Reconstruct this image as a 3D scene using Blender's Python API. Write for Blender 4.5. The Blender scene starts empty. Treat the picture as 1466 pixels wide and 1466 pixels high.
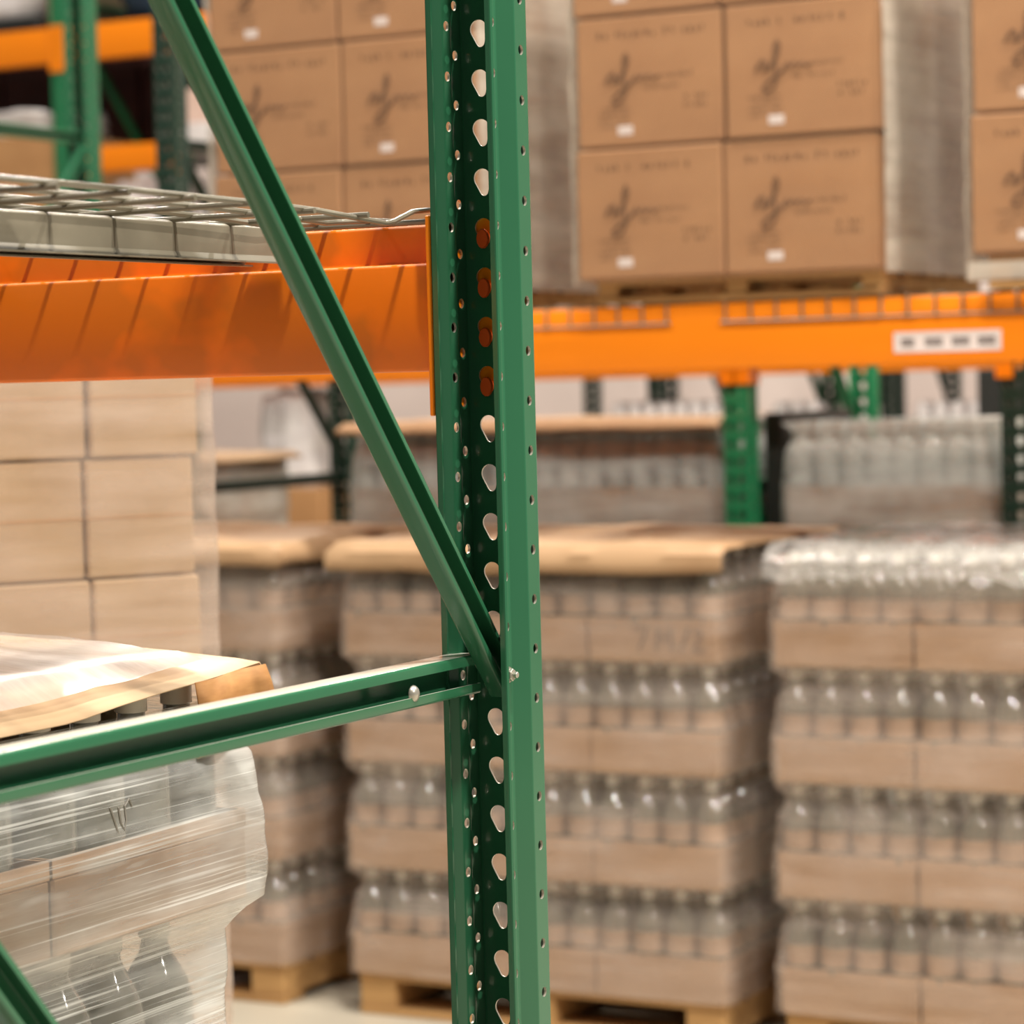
import bpy, bmesh, math, random
from mathutils import Vector, Matrix, noise
random.seed(7)
S = bpy.context.scene
COL = S.collection

# ------------------------------------------------------------------ camera
F_PX, PITCH, ROLL, YAW, EYE = 3928.34, .04818, .02543, .49056, 1.585
fw = Vector((-math.sin(YAW)*math.cos(PITCH), math.cos(YAW)*math.cos(PITCH), -math.sin(PITCH)))
r0 = Vector((math.cos(YAW), math.sin(YAW), 0)); u0 = r0.cross(fw)
rt = r0*math.cos(ROLL) - u0*math.sin(ROLL); up = u0*math.cos(ROLL) + r0*math.sin(ROLL)
cd = bpy.data.cameras.new('camera'); cam = bpy.data.objects.new('camera', cd); COL.objects.link(cam)
M = Matrix((rt, up, -fw)).transposed().to_4x4(); M.translation = (0, 0, EYE); cam.matrix_world = M
cd.sensor_width = 36; cd.lens = F_PX/1466*36; cd.clip_start = .05; cd.clip_end = 200
cd.dof.use_dof = True; cd.dof.focus_distance = 2.76; cd.dof.aperture_fstop = 5.9; cd.dof.aperture_blades = 0
S.camera = cam

# ------------------------------------------------------------------ world, lamps, exposure
w = bpy.data.worlds.new('world'); S.world = w; w.use_nodes = True
w.node_tree.nodes['Background'].inputs[0].default_value = (1.0, .95, .88, 1)
w.node_tree.nodes['Background'].inputs[1].default_value = .27
def lamp(x, y, z, p, size=.3, col=(1, .93, .83)):
    l = bpy.data.lights.new('high_bay_light', 'AREA'); l.shape = 'DISK'; l.size = size; l.energy = p; l.color = col
    o = bpy.data.objects.new('high_bay_light', l); o.location = (x, y, z); COL.objects.link(o)
lamp(.15, 1.80, 6.2, 450, .26)
lamp(-4.8, 3.0, 6.4, 170, .26); lamp(5.1, 2.40, 6.2, 780, .26)
lamp(-2.6, 5.0, 7.0, 400); lamp(.4, 5.0, 7.0, 420)
lamp(2.6, 8.4, 7.0, 420, .26); lamp(-3.4, 9.0, 7.0, 240); lamp(-7.6, 9.0, 7.0, 130)
lamp(-9.5, 14.2, 7.6, 380); lamp(-4.5, 14.2, 7.6, 420)
S.view_settings.view_transform = 'Standard'; S.view_settings.look = 'None'
S.view_settings.gamma = 1; S.view_settings.use_curve_mapping = False
S.view_settings.exposure = -0.22
S.cycles.max_bounces = 8; S.cycles.transparent_max_bounces = 24; S.cycles.sample_clamp_indirect = 6
S.cycles.caustics_reflective = False; S.cycles.caustics_refractive = False

# ------------------------------------------------------------------ materials
def lin(c):
    return tuple(((v/255)/12.92 if v/255 <= .04045 else ((v/255+.055)/1.055)**2.4) for v in c) + (1,)
def base(name, col, rough=.5, metal=0, spec=.5):
    m = bpy.data.materials.new(name); m.use_nodes = True
    b = m.node_tree.nodes['Principled BSDF']
    b.inputs['Base Color'].default_value = lin(col); b.inputs['Roughness'].default_value = rough
    b.inputs['Metallic'].default_value = metal; b.inputs['Specular IOR Level'].default_value = spec
    return m, m.node_tree, b
def node(nt, t, **kw):
    n = nt.nodes.new(t)
    for k, v in kw.items(): setattr(n, k, v)
    return n
def mottled(name, c1, c2, rough=.5, scale=(6, 6, 6), detail=4, lo=.35, hi=.7, bump=0, spec=.5, metal=0, bscale=None):
    m, nt, b = base(name, c1, rough, metal, spec)
    tc = node(nt, 'ShaderNodeTexCoord'); mp = node(nt, 'ShaderNodeMapping'); mp.inputs['Scale'].default_value = scale
    n = node(nt, 'ShaderNodeTexNoise'); n.inputs['Scale'].default_value = 1; n.inputs['Detail'].default_value = detail
    r = node(nt, 'ShaderNodeValToRGB'); r.color_ramp.elements[0].position = lo; r.color_ramp.elements[1].position = hi
    r.color_ramp.elements[0].color = lin(c1); r.color_ramp.elements[1].color = lin(c2)
    L = nt.links.new
    L(tc.outputs['Object'], mp.inputs[0]); L(mp.outputs[0], n.inputs[0]); L(n.outputs[0], r.inputs[0]); L(r.outputs[0], b.inputs['Base Color'])
    if bump:
        n2 = node(nt, 'ShaderNodeTexNoise'); n2.inputs['Detail'].default_value = 6
        n2.inputs['Scale'].default_value = bscale or 200
        L(tc.outputs['Object'], n2.inputs[0])
        bp = node(nt, 'ShaderNodeBump'); bp.inputs['Strength'].default_value = bump; bp.inputs['Distance'].default_value = .002
        L(n2.outputs[0], bp.inputs['Height']); L(bp.outputs[0], b.inputs['Normal'])
    return m
def pale_topped(src, name, col):
    """paint that turns paler on the faces that look straight up"""
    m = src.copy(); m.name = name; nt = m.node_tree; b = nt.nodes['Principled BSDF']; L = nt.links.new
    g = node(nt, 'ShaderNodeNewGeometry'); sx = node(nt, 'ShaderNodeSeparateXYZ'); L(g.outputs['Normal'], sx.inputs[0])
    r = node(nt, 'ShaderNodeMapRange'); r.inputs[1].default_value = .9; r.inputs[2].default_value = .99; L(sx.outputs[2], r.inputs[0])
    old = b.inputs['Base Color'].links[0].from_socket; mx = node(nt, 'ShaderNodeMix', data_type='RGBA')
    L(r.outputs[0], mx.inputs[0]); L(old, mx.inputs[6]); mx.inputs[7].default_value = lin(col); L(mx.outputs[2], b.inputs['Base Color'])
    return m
def film_mat(name, lo, hi, streak, rough=.18, tint=(235, 232, 224), tilt=.0, edge=.35, facing=.3, amount=.9, foff=0, creases=False):
    """clear stretch film: transparent, with whitened streaks along the wrapping direction, glossy"""
    m = bpy.data.materials.new(name); m.use_nodes = True; nt = m.node_tree; nt.nodes.clear(); L = nt.links.new
    out = node(nt, 'ShaderNodeOutputMaterial')
    uv = node(nt, 'ShaderNodeUVMap'); mp = node(nt, 'ShaderNodeMapping')
    mp.inputs['Rotation'].default_value = (0, 0, tilt); mp.inputs['Scale'].default_value = streak
    L(uv.outputs[0], mp.inputs[0])
    n1 = node(nt, 'ShaderNodeTexNoise'); n1.inputs['Scale'].default_value = 1; n1.inputs['Detail'].default_value = 5; n1.inputs['Roughness'].default_value = .65
    L(mp.outputs[0], n1.inputs[0])
    mp2 = node(nt, 'ShaderNodeMapping'); mp2.inputs['Scale'].default_value = (5, 7, 1); L(uv.outputs[0], mp2.inputs[0])
    n2 = node(nt, 'ShaderNodeTexNoise'); n2.inputs['Scale'].default_value = 1; n2.inputs['Detail'].default_value = 3; L(mp2.outputs[0], n2.inputs[0])
    mx = node(nt, 'ShaderNodeMath', operation='ADD'); L(n1.outputs[0], mx.inputs[0])
    m2 = node(nt, 'ShaderNodeMath', operation='MULTIPLY'); L(n2.outputs[0], m2.inputs[0]); m2.inputs[1].default_value = .8
    L(m2.outputs[0], mx.inputs[1])
    mr = node(nt, 'ShaderNodeMapRange'); mr.inputs[1].default_value = lo; mr.inputs[2].default_value = hi
    mr.inputs[3].default_value = .04; mr.inputs[4].default_value = amount; L(mx.outputs[0], mr.inputs[0])
    src = mr.outputs[0]
    if creases:                                                    # thin white stretch lines and a few crossing folds
        for rot, sc_, a, b_, v in ((tilt+.10, (2.0, 210, 1), .57, .70, .55), (tilt-.06, (3.5, 330, 1), .58, .70, .4), (tilt-.55, (5, 34, 1), .64, .76, .45), (tilt+1.35, (2.5, 26, 1), .66, .76, .5)):
            mq = node(nt, 'ShaderNodeMapping'); mq.inputs['Rotation'].default_value = (0, 0, rot); mq.inputs['Scale'].default_value = sc_; L(uv.outputs[0], mq.inputs[0])
            nq = node(nt, 'ShaderNodeTexNoise'); nq.inputs['Scale'].default_value = 1; nq.inputs['Detail'].default_value = 2; L(mq.outputs[0], nq.inputs[0])
            rq = node(nt, 'ShaderNodeMapRange'); rq.inputs[1].default_value = a; rq.inputs[2].default_value = b_; rq.inputs[4].default_value = v; L(nq.outputs[0], rq.inputs[0])
            ad = node(nt, 'ShaderNodeMath', operation='ADD'); L(src, ad.inputs[0]); L(rq.outputs[0], ad.inputs[1]); src = ad.outputs[0]
    lw = node(nt, 'ShaderNodeLayerWeight'); lw.inputs[0].default_value = edge
    m3 = node(nt, 'ShaderNodeMath', operation='MULTIPLY_ADD'); L(lw.outputs['Facing'], m3.inputs[0]); m3.inputs[1].default_value = facing
    m4 = node(nt, 'ShaderNodeMath', operation='ADD'); L(src, m4.inputs[0]); m4.inputs[1].default_value = foff; L(m4.outputs[0], m3.inputs[2])
    cl = node(nt, 'ShaderNodeClamp'); L(m3.outputs[0], cl.inputs[0])
    tr = node(nt, 'ShaderNodeBsdfTransparent'); tr.inputs[0].default_value = (.97, .97, .96, 1)
    df = node(nt, 'ShaderNodeBsdfDiffuse'); df.inputs[0].default_value = lin(tint)
    tl = node(nt, 'ShaderNodeBsdfTranslucent'); tl.inputs[0].default_value = lin(tint)
    ms = node(nt, 'ShaderNodeMixShader'); ms.inputs[0].default_value = .3; L(df.outputs[0], ms.inputs[1]); L(tl.outputs[0], ms.inputs[2])
    mf = node(nt, 'ShaderNodeMixShader'); L(cl.outputs[0], mf.inputs[0]); L(tr.outputs[0], mf.inputs[1]); L(ms.outputs[0], mf.inputs[2])
    gl = node(nt, 'ShaderNodeBsdfGlossy'); gl.inputs['Roughness'].default_value = rough
    bp = node(nt, 'ShaderNodeBump'); bp.inputs['Strength'].default_value = .5; bp.inputs['Distance'].default_value = .004
    L(mx.outputs[0], bp.inputs['Height']); L(bp.outputs[0], gl.inputs['Normal'])
    lf = node(nt, 'ShaderNodeLayerWeight'); lf.inputs[0].default_value = .5          # Schlick, the same from both sides of the film
    pw = node(nt, 'ShaderNodeMath', operation='POWER'); L(lf.outputs['Facing'], pw.inputs[0]); pw.inputs[1].default_value = 4
    fr = node(nt, 'ShaderNodeMath', operation='MULTIPLY_ADD'); L(pw.outputs[0], fr.inputs[0]); fr.inputs[1].default_value = .7; fr.inputs[2].default_value = .035
    fm = node(nt, 'ShaderNodeMixShader'); L(fr.outputs[0], fm.inputs[0]); L(mf.outputs[0], fm.inputs[1]); L(gl.outputs[0], fm.inputs[2])
    L(fm.outputs[0], out.inputs[0])
    return m

MAT = {}
MAT['green'] = mottled('green_paint', (40, 94, 66), (45, 101, 71), .17, (3, 3, 3))
MAT['green_pale_top'] = pale_topped(MAT['green'], 'pale_topped_green_paint', (196, 198, 186))
MAT['green_shaded'] = mottled('shaded_green_paint', (20, 44, 34), (24, 52, 40), .35, (3, 3, 3))  # darker copy of the green, with the frames' shade put into the colour
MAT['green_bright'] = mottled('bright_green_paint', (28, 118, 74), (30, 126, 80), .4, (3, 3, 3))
MAT['steel'] = base('bare_steel_edge', (196, 190, 176), .35, .6)[0]
MAT['zinc'] = mottled('zinc_bolt', (198, 194, 182), (150, 146, 134), .3, (60, 60, 60), metal=.7)
MAT['orange'] = mottled('orange_paint', (244, 132, 0), (246, 136, 2), .36, (2, 2, 2))
MAT['orange_worn'] = mottled('worn_orange_paint', (212, 110, 10), (238, 118, 0), .4, (7, 7, 9), 3, .48, .56)
MAT['orange_rivet'] = base('orange_rivet', (215, 84, 24), .4)[0]
MAT['wire'] = mottled('grey_wire_coating', (118, 112, 97), (106, 100, 86), .33, (20, 20, 20))
MAT['kraft'] = mottled('kraft_board', (190, 142, 94), (178, 130, 84), .75, (5, 5, 9), bump=.15)
MAT['kraft_print'] = mottled('kraft_case_board', (170, 124, 84), (160, 114, 76), .7, (4, 4, 7), bump=.1)
MAT['kraft_light'] = mottled('pale_kraft_board', (182, 153, 119), (170, 140, 106), .7, (5, 5, 9), bump=.1)
MAT['tray'] = mottled('tray_board', (176, 142, 112), (160, 126, 96), .65, (5, 5, 12))
MAT['paper_pale'] = mottled('pale_paper_sheet', (210, 184, 152), (196, 166, 130), .6, (4, 4, 4), bump=.35, bscale=25)
MAT['paper'] = mottled('kraft_paper_sheet', (176, 143, 108), (160, 126, 92), .6, (4, 4, 4), bump=.35, bscale=25)
MAT['paper_flap'] = mottled('kraft_paper_flap', (164, 118, 66), (146, 100, 52), .75, (40, 40, 160), 5, .3, .75)
MAT['wood'] = mottled('pallet_wood', (196, 154, 100), (160, 120, 74), .75, (2, 30, 30), 5, bump=.3)
MAT['ink'] = base('brown_black_print', (112, 78, 50), .8)[0]
MAT['marker'] = base('grey_marker', (112, 92, 78), .8)[0]
MAT['label'] = base('white_label', (222, 208, 204), .5)[0]
MAT['label_ink'] = base('grey_label_print', (84, 76, 76), .7)[0]
MAT['cap'] = base('clear_white_cap', (214, 210, 202), .22)[0]
MAT['white_pack'] = mottled('white_wrapped_goods', (236, 230, 228), (214, 206, 206), .25, (9, 9, 9), bump=.5, bscale=18)
MAT['pink_pack'] = mottled('pale_pink_carton', (226, 196, 182), (216, 184, 168), .6, (6, 6, 6))
MAT['maroon'] = mottled('maroon_shade', (72, 28, 20), (56, 22, 16), .6, (4, 4, 20))
MAT['blue_dark'] = mottled('dark_blue_tarpaulin', (24, 36, 50), (40, 60, 82), .5, (5, 5, 9))
MAT['floor'] = mottled('concrete_floor', (176, 168, 152), (156, 148, 134), .4, (1.5, 1.5, 1.5), 6, bump=.1)
MAT['wall'] = mottled('painted_wall_panel', (226, 210, 204), (216, 198, 192), .7, (1, 1, 1))
MAT['dark'] = base('plain_black', (30, 32, 30), .5)[0]
MAT['film'] = film_mat('stretch_film', .62, 1.2, (1.6, 17, 1), tint=(224, 208, 196), amount=.5, facing=.1, edge=.3, rough=.08)
MAT['film_milky'] = film_mat('milky_stretch_film', .55, 1.2, (2.4, 16, 1), tint=(226, 230, 226), amount=.72, facing=.15, edge=.35, rough=.1)
MAT['film_crumpled'] = film_mat('crumpled_clear_film', .60, 1.25, (22, 22, 1), tint=(226, 222, 218), amount=.62, facing=0, rough=.14)
MAT['film_near'] = film_mat('creased_stretch_film', .72, 1.3, (2.2, 22, 1), tint=(238, 240, 238), tilt=.14, amount=.72, facing=.12, edge=.4, rough=.2, creases=True)
MAT['film_top'] = film_mat('film_over_sheet', .56, 1.05, (3.0, 12, 1), tint=(226, 216, 210), amount=.85, facing=0, rough=.25)
def glass_mat():
    m, nt, b = base('clear_bottle_plastic', (176, 176, 162), .08)
    b.inputs['Transmission Weight'].default_value = .25; b.inputs['IOR'].default_value = 1.4
    b.inputs['Specular IOR Level'].default_value = 1; b.inputs['Coat Weight'].default_value = 1; b.inputs['Coat Roughness'].default_value = .06
    return m
MAT['bottle'] = glass_mat()
MAT['bottle'].node_tree.nodes['Principled BSDF'].inputs['Base Color'].default_value = lin((116, 112, 98))
MAT['bottle_label'] = mottled('bottle_paper_label', (172, 142, 118), (146, 118, 94), .5, (14, 14, 14))

# ------------------------------------------------------------------ mesh helpers
class MB:
    def __init__(s): s.v = []; s.f = []; s.mi = []; s.sm = []; s.uv = {}
    def add(s, vs, fs, mi=0, smooth=False):
        o = len(s.v); s.v += [tuple(p) for p in vs]
        for f in fs: s.f.append(tuple(i+o for i in f)); s.mi.append(mi); s.sm.append(smooth)
        return o
    def box(s, x0, x1, y0, y1, z0, z1, c=0, mi=0, mat=None):
        if c <= 0:
            vs = [(x, y, z) for x in (x0, x1) for y in (y0, y1) for z in (z0, z1)]
            fs = [(0, 1, 3, 2), (4, 6, 7, 5), (0, 4, 5, 1), (2, 3, 7, 6), (0, 2, 6, 4), (1, 5, 7, 3)]
        else:
            vs = []; idx = {}
            for ix, x in enumerate((x0, x1)):
                for iy, y in enumerate((y0, y1)):
                    for iz, z in enumerate((z0, z1)):
                        sx, sy, sz = (1-2*ix)*c, (1-2*iy)*c, (1-2*iz)*c
                        for a, p in enumerate(((x, y+sy, z+sz), (x+sx, y, z+sz), (x+sx, y+sy, z))):
                            idx[ix, iy, iz, a] = len(vs); vs.append(p)
            I = lambda *k: idx[k]
            fs = []
            for i in (0, 1):
                q = [I(i, 0, 0, 0), I(i, 1, 0, 0), I(i, 1, 1, 0), I(i, 0, 1, 0)]; fs.append(q if i else q[::-1])
                q = [I(0, i, 0, 1), I(0, i, 1, 1), I(1, i, 1, 1), I(1, i, 0, 1)]; fs.append(q if i else q[::-1])
                q = [I(0, 0, i, 2), I(1, 0, i, 2), I(1, 1, i, 2), I(0, 1, i, 2)]; fs.append(q if i else q[::-1])
            for i in (0, 1):
                for j in (0, 1):
                    fs.append([I(i, j, 0, 0), I(i, j, 0, 1), I(i, j, 1, 1), I(i, j, 1, 0)] if i != j else [I(i, j, 0, 0), I(i, j, 1, 0), I(i, j, 1, 1), I(i, j, 0, 1)])
                    fs.append([I(i, 0, j, 0), I(i, 0, j, 2), I(i, 1, j, 2), I(i, 1, j, 0)] if i == j else [I(i, 0, j, 0), I(i, 1, j, 0), I(i, 1, j, 2), I(i, 0, j, 2)])
                    fs.append([I(0, i, j, 1), I(0, i, j, 2), I(1, i, j, 2), I(1, i, j, 1)] if i != j else [I(0, i, j, 1), I(1, i, j, 1), I(1, i, j, 2), I(0, i, j, 2)])
            for i in (0, 1):
                for j in (0, 1):
                    for k in (0, 1):
                        t = [I(i, j, k, 0), I(i, j, k, 1), I(i, j, k, 2)]; fs.append(t)
        if mat is not None: vs = [mat @ Vector(p) for p in vs]
        s.add(vs, fs, mi)
    def tube(s, pts, r, n=8, mi=0, cap=True):
        pts = [Vector(p) for p in pts]; rings = []
        t0 = (pts[1]-pts[0]).normalized(); a = Vector((0, 0, 1)) if abs(t0.z) < .9 else Vector((1, 0, 0))
        nrm = t0.cross(a).normalized()
        for i, p in enumerate(pts):
            t = (pts[min(i+1, len(pts)-1)]-pts[max(i-1, 0)]).normalized()
            nrm = (nrm - t*nrm.dot(t)).normalized(); bn = t.cross(nrm)
            rings.append([p + (nrm*math.cos(2*math.pi*k/n) + bn*math.sin(2*math.pi*k/n))*r for k in range(n)])
        vs = [q for R in rings for q in R]; fs = []
        for i in range(len(pts)-1):
            for k in range(n): fs.append((i*n+k, i*n+(k+1) % n, (i+1)*n+(k+1) % n, (i+1)*n+k))
        s.add(vs, fs, mi, True)
        if cap:
            s.add(rings[0], [tuple(range(n))[::-1]], mi); s.add(rings[-1], [tuple(range(n))], mi)
    def lathe(s, prof, n=14, mi=0, mis=None, o=(0, 0, 0)):
        vs = []
        for r, z in prof:
            for k in range(n):
                a = 2*math.pi*k/n; vs.append((o[0]+r*math.cos(a), o[1]+r*math.sin(a), o[2]+z))
        base_i = len(s.v); s.v += vs
        for i in range(len(prof)-1):
            for k in range(n):
                s.f.append((base_i+i*n+k, base_i+i*n+(k+1) % n, base_i+(i+1)*n+(k+1) % n, base_i+(i+1)*n+k))
                s.mi.append(mis[i] if mis else mi); s.sm.append(True)
    def mesh(s, name, mats, fix=False, angle=35):
        me = bpy.data.meshes.new(name); me.from_pydata(s.v, [], s.f)
        for m in (mats if isinstance(mats, (list, tuple)) else [mats]): me.materials.append(m)
        me.polygons.foreach_set('material_index', s.mi); me.polygons.foreach_set('use_smooth', s.sm)
        if fix:
            bm = bmesh.new(); bm.from_mesh(me); bmesh.ops.remove_doubles(bm, verts=bm.verts, dist=1e-6)
            bmesh.ops.recalc_face_normals(bm, faces=bm.faces); bm.to_mesh(me); bm.free()
        if any(s.sm): me.set_sharp_from_angle(angle=math.radians(angle))
        me.update(); return me
    def obj(s, name, mats, parent=None, fix=False):
        return link(name, s.mesh(name, mats, fix), parent)
def link(name, me, parent=None, loc=None):
    o = bpy.data.objects.new(name, me); COL.objects.link(o)
    if parent is not None: o.parent = parent
    if loc is not None: o.location = loc
    return o
def tag(o, label, cat, group=None):
    o['label'] = label; o['category'] = cat
    if group: o['group'] = group
    return o
def thing(name, label, cat, loc=(0, 0, 0), rz=0, group=None):
    o = bpy.data.objects.new(name, None); COL.objects.link(o); o.location = loc; o.rotation_euler = (0, 0, rz)
    o.empty_display_size = .05
    return tag(o, label, cat, group)
def struct(o): o['kind'] = 'structure'; return o

def fillet(pts, r, n=3):
    """round the inner corners of an open 2-D polyline; returns points and, per segment, whether it is part of a bend"""
    out = [Vector(pts[0])]; bend = []
    for i in range(1, len(pts)-1):
        p, a, b = Vector(pts[i]), Vector(pts[i-1]), Vector(pts[i+1])
        d1 = (a-p).normalized(); d2 = (b-p).normalized(); ang = d1.angle(d2)
        t = min(r/math.tan(ang/2), (a-p).length*.35, (b-p).length*.35)
        rr = t*math.tan(ang/2); c = p + (d1+d2).normalized()*rr/math.sin(ang/2)
        s, e = p+d1*t-c, p+d2*t-c
        out.append(c+s); bend.append(False)
        for k in range(1, n+1):
            q = s.lerp(e, k/n); q = q.normalized()*rr; out.append(c+q); bend.append(True)
    out.append(Vector(pts[-1])); bend.append(False)
    return out, bend
def offset(pts, d):
    o = []
    for i, p in enumerate(pts):
        a = (p-pts[i-1]).normalized() if i else None; b = (pts[i+1]-p).normalized() if i < len(pts)-1 else None
        na = Vector((-a.y, a.x)) if a else None; nb = Vector((-b.y, b.x)) if b else None
        if na and nb: m = (na+nb).normalized(); o.append(p + m*d/max(.3, m.dot(na)))
        else: o.append(p + (na or nb)*d)
    return o
def channel(mb, prof, t, r, org, ax_u, ax_v, ax_l, length, mi=0):
    """sheet-metal section (open polyline, thickness t) swept along ax_l"""
    pts, bend = fillet(prof, r); A = offset(pts, t/2); B = offset(pts, -t/2)
    org, U, V, Ld = Vector(org), Vector(ax_u), Vector(ax_v), Vector(ax_l)
    P = lambda q, s: org + U*q.x + V*q.y + Ld*s
    n = len(pts)
    for line, flip in ((A, 0), (B, 1)):
        vs = [P(q, s) for q in line for s in (0, length)]
        fs = [(2*i, 2*i+1, 2*i+3, 2*i+2) if flip else (2*i, 2*i+2, 2*i+3, 2*i+1) for i in range(n-1)]
        mb.add(vs, fs, mi, True)
    for s in (0, length):
        vs = [P(A[i], s) for i in range(n)] + [P(B[i], s) for i in range(n)]
        mb.add(vs, [(i, i+1, n+i+1, n+i) for i in range(n-1)], mi)
    for i in (0, n-1):
        mb.add([P(A[i], 0), P(A[i], length), P(B[i], length), P(B[i], 0)], [(0, 1, 2, 3)], mi)

# ------------------------------------------------------------------ rack parts
PITCH_Z, HOLE0 = .0508, .0393
def circle(cx, cy, r, n=14): return [(cx+r*math.cos(2*math.pi*k/n), cy+r*math.sin(2*math.pi*k/n)) for k in range(n)]
def teardrop(cx, top_z, cx2, bot_z, r1, r2):
    """hull of a big circle and a small one below it"""
    P = []
    c1, c2 = Vector((cx, top_z)), Vector((cx2, bot_z)); d = (c2-c1); L = d.length; base_a = math.atan2(d.y, d.x)
    be = math.acos((r1-r2)/L)
    for k in range(15):
        a = base_a + be + (2*math.pi-2*be)*k/14; P.append((c1.x+r1*math.cos(a), c1.y+r1*math.sin(a)))
    for k in range(7):
        a = base_a - be + 2*be*k/6; P.append((c2.x+r2*math.cos(a), c2.y+r2*math.sin(a)))
    return P
def cell(hole, c, s0, s1, z0, z1):
    """ring of quads between a hole outline and its rectangle"""
    def ray_rect(a):
        dx, dy = math.cos(a), math.sin(a); t = 9
        if dx > 1e-9: t = min(t, (s1-c[0])/dx)
        if dx < -1e-9: t = min(t, (s0-c[0])/dx)
        if dy > 1e-9: t = min(t, (z1-c[1])/dy)
        if dy < -1e-9: t = min(t, (z0-c[1])/dy)
        return (c[0]+dx*t, c[1]+dy*t)
    def hit(a):
        d = Vector((math.cos(a), math.sin(a)))
        for i in range(len(hole)):
            p = Vector(hole[i])-Vector(c); q = Vector(hole[(i+1) % len(hole)])-Vector(c); e = q-p
            den = d.x*e.y-d.y*e.x
            if abs(den) < 1e-12: continue
            t = (p.x*e.y-p.y*e.x)/den; u = (p.x*d.y-p.y*d.x)/den
            if t > 0 and -1e-6 <= u <= 1+1e-6: return (c[0]+d.x*t, c[1]+d.y*t)
    ang = [(math.atan2(h[1]-c[1], h[0]-c[0]), h) for h in hole]
    for cs, cz in ((s0, z0), (s1, z0), (s1, z1), (s0, z1)):
        a = math.atan2(cz-c[1], cs-c[0]); h = hit(a)
        if h: ang.append((a, h))
    ang.sort()
    return [(h, ray_rect(a)) for a, h in ang]
def column_mesh(zmax, name):
    """perforated open-back rack column: web at y=0, lips at y=-.073 (local)"""
    right = [(.0382, 0), (.0382, -.027), (.0262, -.044), (.0262, -.0605), (.0386, -.0715), (.0386, -.0735), (.0310, -.0735)]
    right = [(.0382, 0), (.0382, -.027), (.0262, -.044), (.0262, -.0605), (.0384, -.0730), (.0308, -.0730)]
    prof = [(-x, y) for x, y in right[::-1]] + right
    pts, bend = fillet(prof, .0028); t = .0026
    A = offset(pts, t/2); B = offset(pts, -t/2); mb = MB()
    n = len(pts); flat = [i for i in range(n-1) if not bend[i]]
    # order of the flats: lip, diagonal, back flange, step, front flange, web, and mirrored
    kind = ['lip', 'diag', 'b', 'step', 'd', 'web', 'd', 'step', 'b', 'diag', 'lip']
    ncell = int((zmax-.03)/PITCH_Z)
    for i in range(n-1):
        a0, a1, b0, b1 = A[i], A[i+1], B[i], B[i+1]
        k = kind[flat.index(i)] if i in flat else 'bend'
        L = (pts[i+1]-pts[i]).length
        Pa = lambda s, z: (a0.x+(a1.x-a0.x)*s, a0.y+(a1.y-a0.y)*s, z)
        Pb = lambda s, z: (b0.x+(b1.x-b0.x)*s, b0.y+(b1.y-b0.y)*s, z)
        def plain(z0, z1):
            mb.add([Pa(0, z0), Pa(1, z0), Pa(1, z1), Pa(0, z1)], [(0, 3, 2, 1)], 0, k == 'bend')
            mb.add([Pb(0, z0), Pb(1, z0), Pb(1, z1), Pb(0, z1)], [(0, 1, 2, 3)], 0, k == 'bend')
        if k not in ('b', 'd', 'web'):
            plain(0, zmax)
        else:
            off = {'d': 0, 'b': .0254, 'web': .0225}[k]
            zc0 = HOLE0+off-PITCH_Z/2
            if zc0 > 0: plain(0, zc0)
            cells = []
            xm = pts[i].lerp(pts[i+1], .5)
            if k == 'web':
                h = teardrop(-.0162, .0043, -.0141, -.0093, .0097, .0048)
                h2 = [(-x, z) for x, z in h][::-1]
                w2 = L/2
                cells = [cell(h, (-.0158, .001), -w2, 0, -PITCH_Z/2, PITCH_Z/2), cell(h2, (.0158, .001), 0, w2, -PITCH_Z/2, PITCH_Z/2)]
                sgn = 1 if pts[i+1].x > pts[i].x else -1
                cells = [([((hx*sgn)/L+.5, hz), ((rx*sgn)/L+.5, rz)]) if 0 else [(((h_[0]*sgn)/L+.5, h_[1]), ((r_[0]*sgn)/L+.5, r_[1])) for h_, r_ in c] for c in cells]
            else:
                # position of the hole along the flat so that it sits at a fixed depth from the web
                yh = -.0148 if k == 'd' else -.0533
                s = (yh-pts[i].y)/(pts[i+1].y-pts[i].y)
                c = cell(circle(0, 0, .0052), (0, 0), -s*L, (1-s)*L, -PITCH_Z/2, PITCH_Z/2)
                cells = [[((h_[0]/L+s, h_[1]), (r_[0]/L+s, r_[1])) for h_, r_ in c]]
            for j in range(ncell):
                zc = HOLE0+off+j*PITCH_Z
                for c in cells:
                    m = len(c)
                    va = [Pa(h[0], zc+h[1]) for h, r in c]; ra = [Pa(r[0], zc+r[1]) for h, r in c]
                    vb = [Pb(h[0], zc+h[1]) for h, r in c]; rb = [Pb(r[0], zc+r[1]) for h, r in c]
                    mb.add(va+ra, [(q, (q+1) % m, m+(q+1) % m, m+q) for q in range(m)])
                    mb.add(vb+rb, [(q, m+q, m+(q+1) % m, (q+1) % m) for q in range(m)])
                    mb.add(va+vb, [(q, m+q, m+(q+1) % m, (q+1) % m) for q in range(m)], 1)
            ztop = HOLE0+off+(ncell-.5)*PITCH_Z
            if ztop < zmax: plain(ztop, zmax)
    for i in (0, n-1):
        mb.add([(A[i].x, A[i].y, 0), (A[i].x, A[i].y, zmax), (B[i].x, B[i].y, zmax), (B[i].x, B[i].y, 0)], [(0, 1, 2, 3)], 0)
    for z in (0, zmax):
        mb.add([(q.x, q.y, z) for q in A]+[(q.x, q.y, z) for q in B], [(i, i+1, n+i+1, n+i) for i in range(n-1)], 0)
    return mb.mesh(name, [MAT['green'], MAT['steel']])
COLUMN = column_mesh(4.3, 'column')
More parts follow.
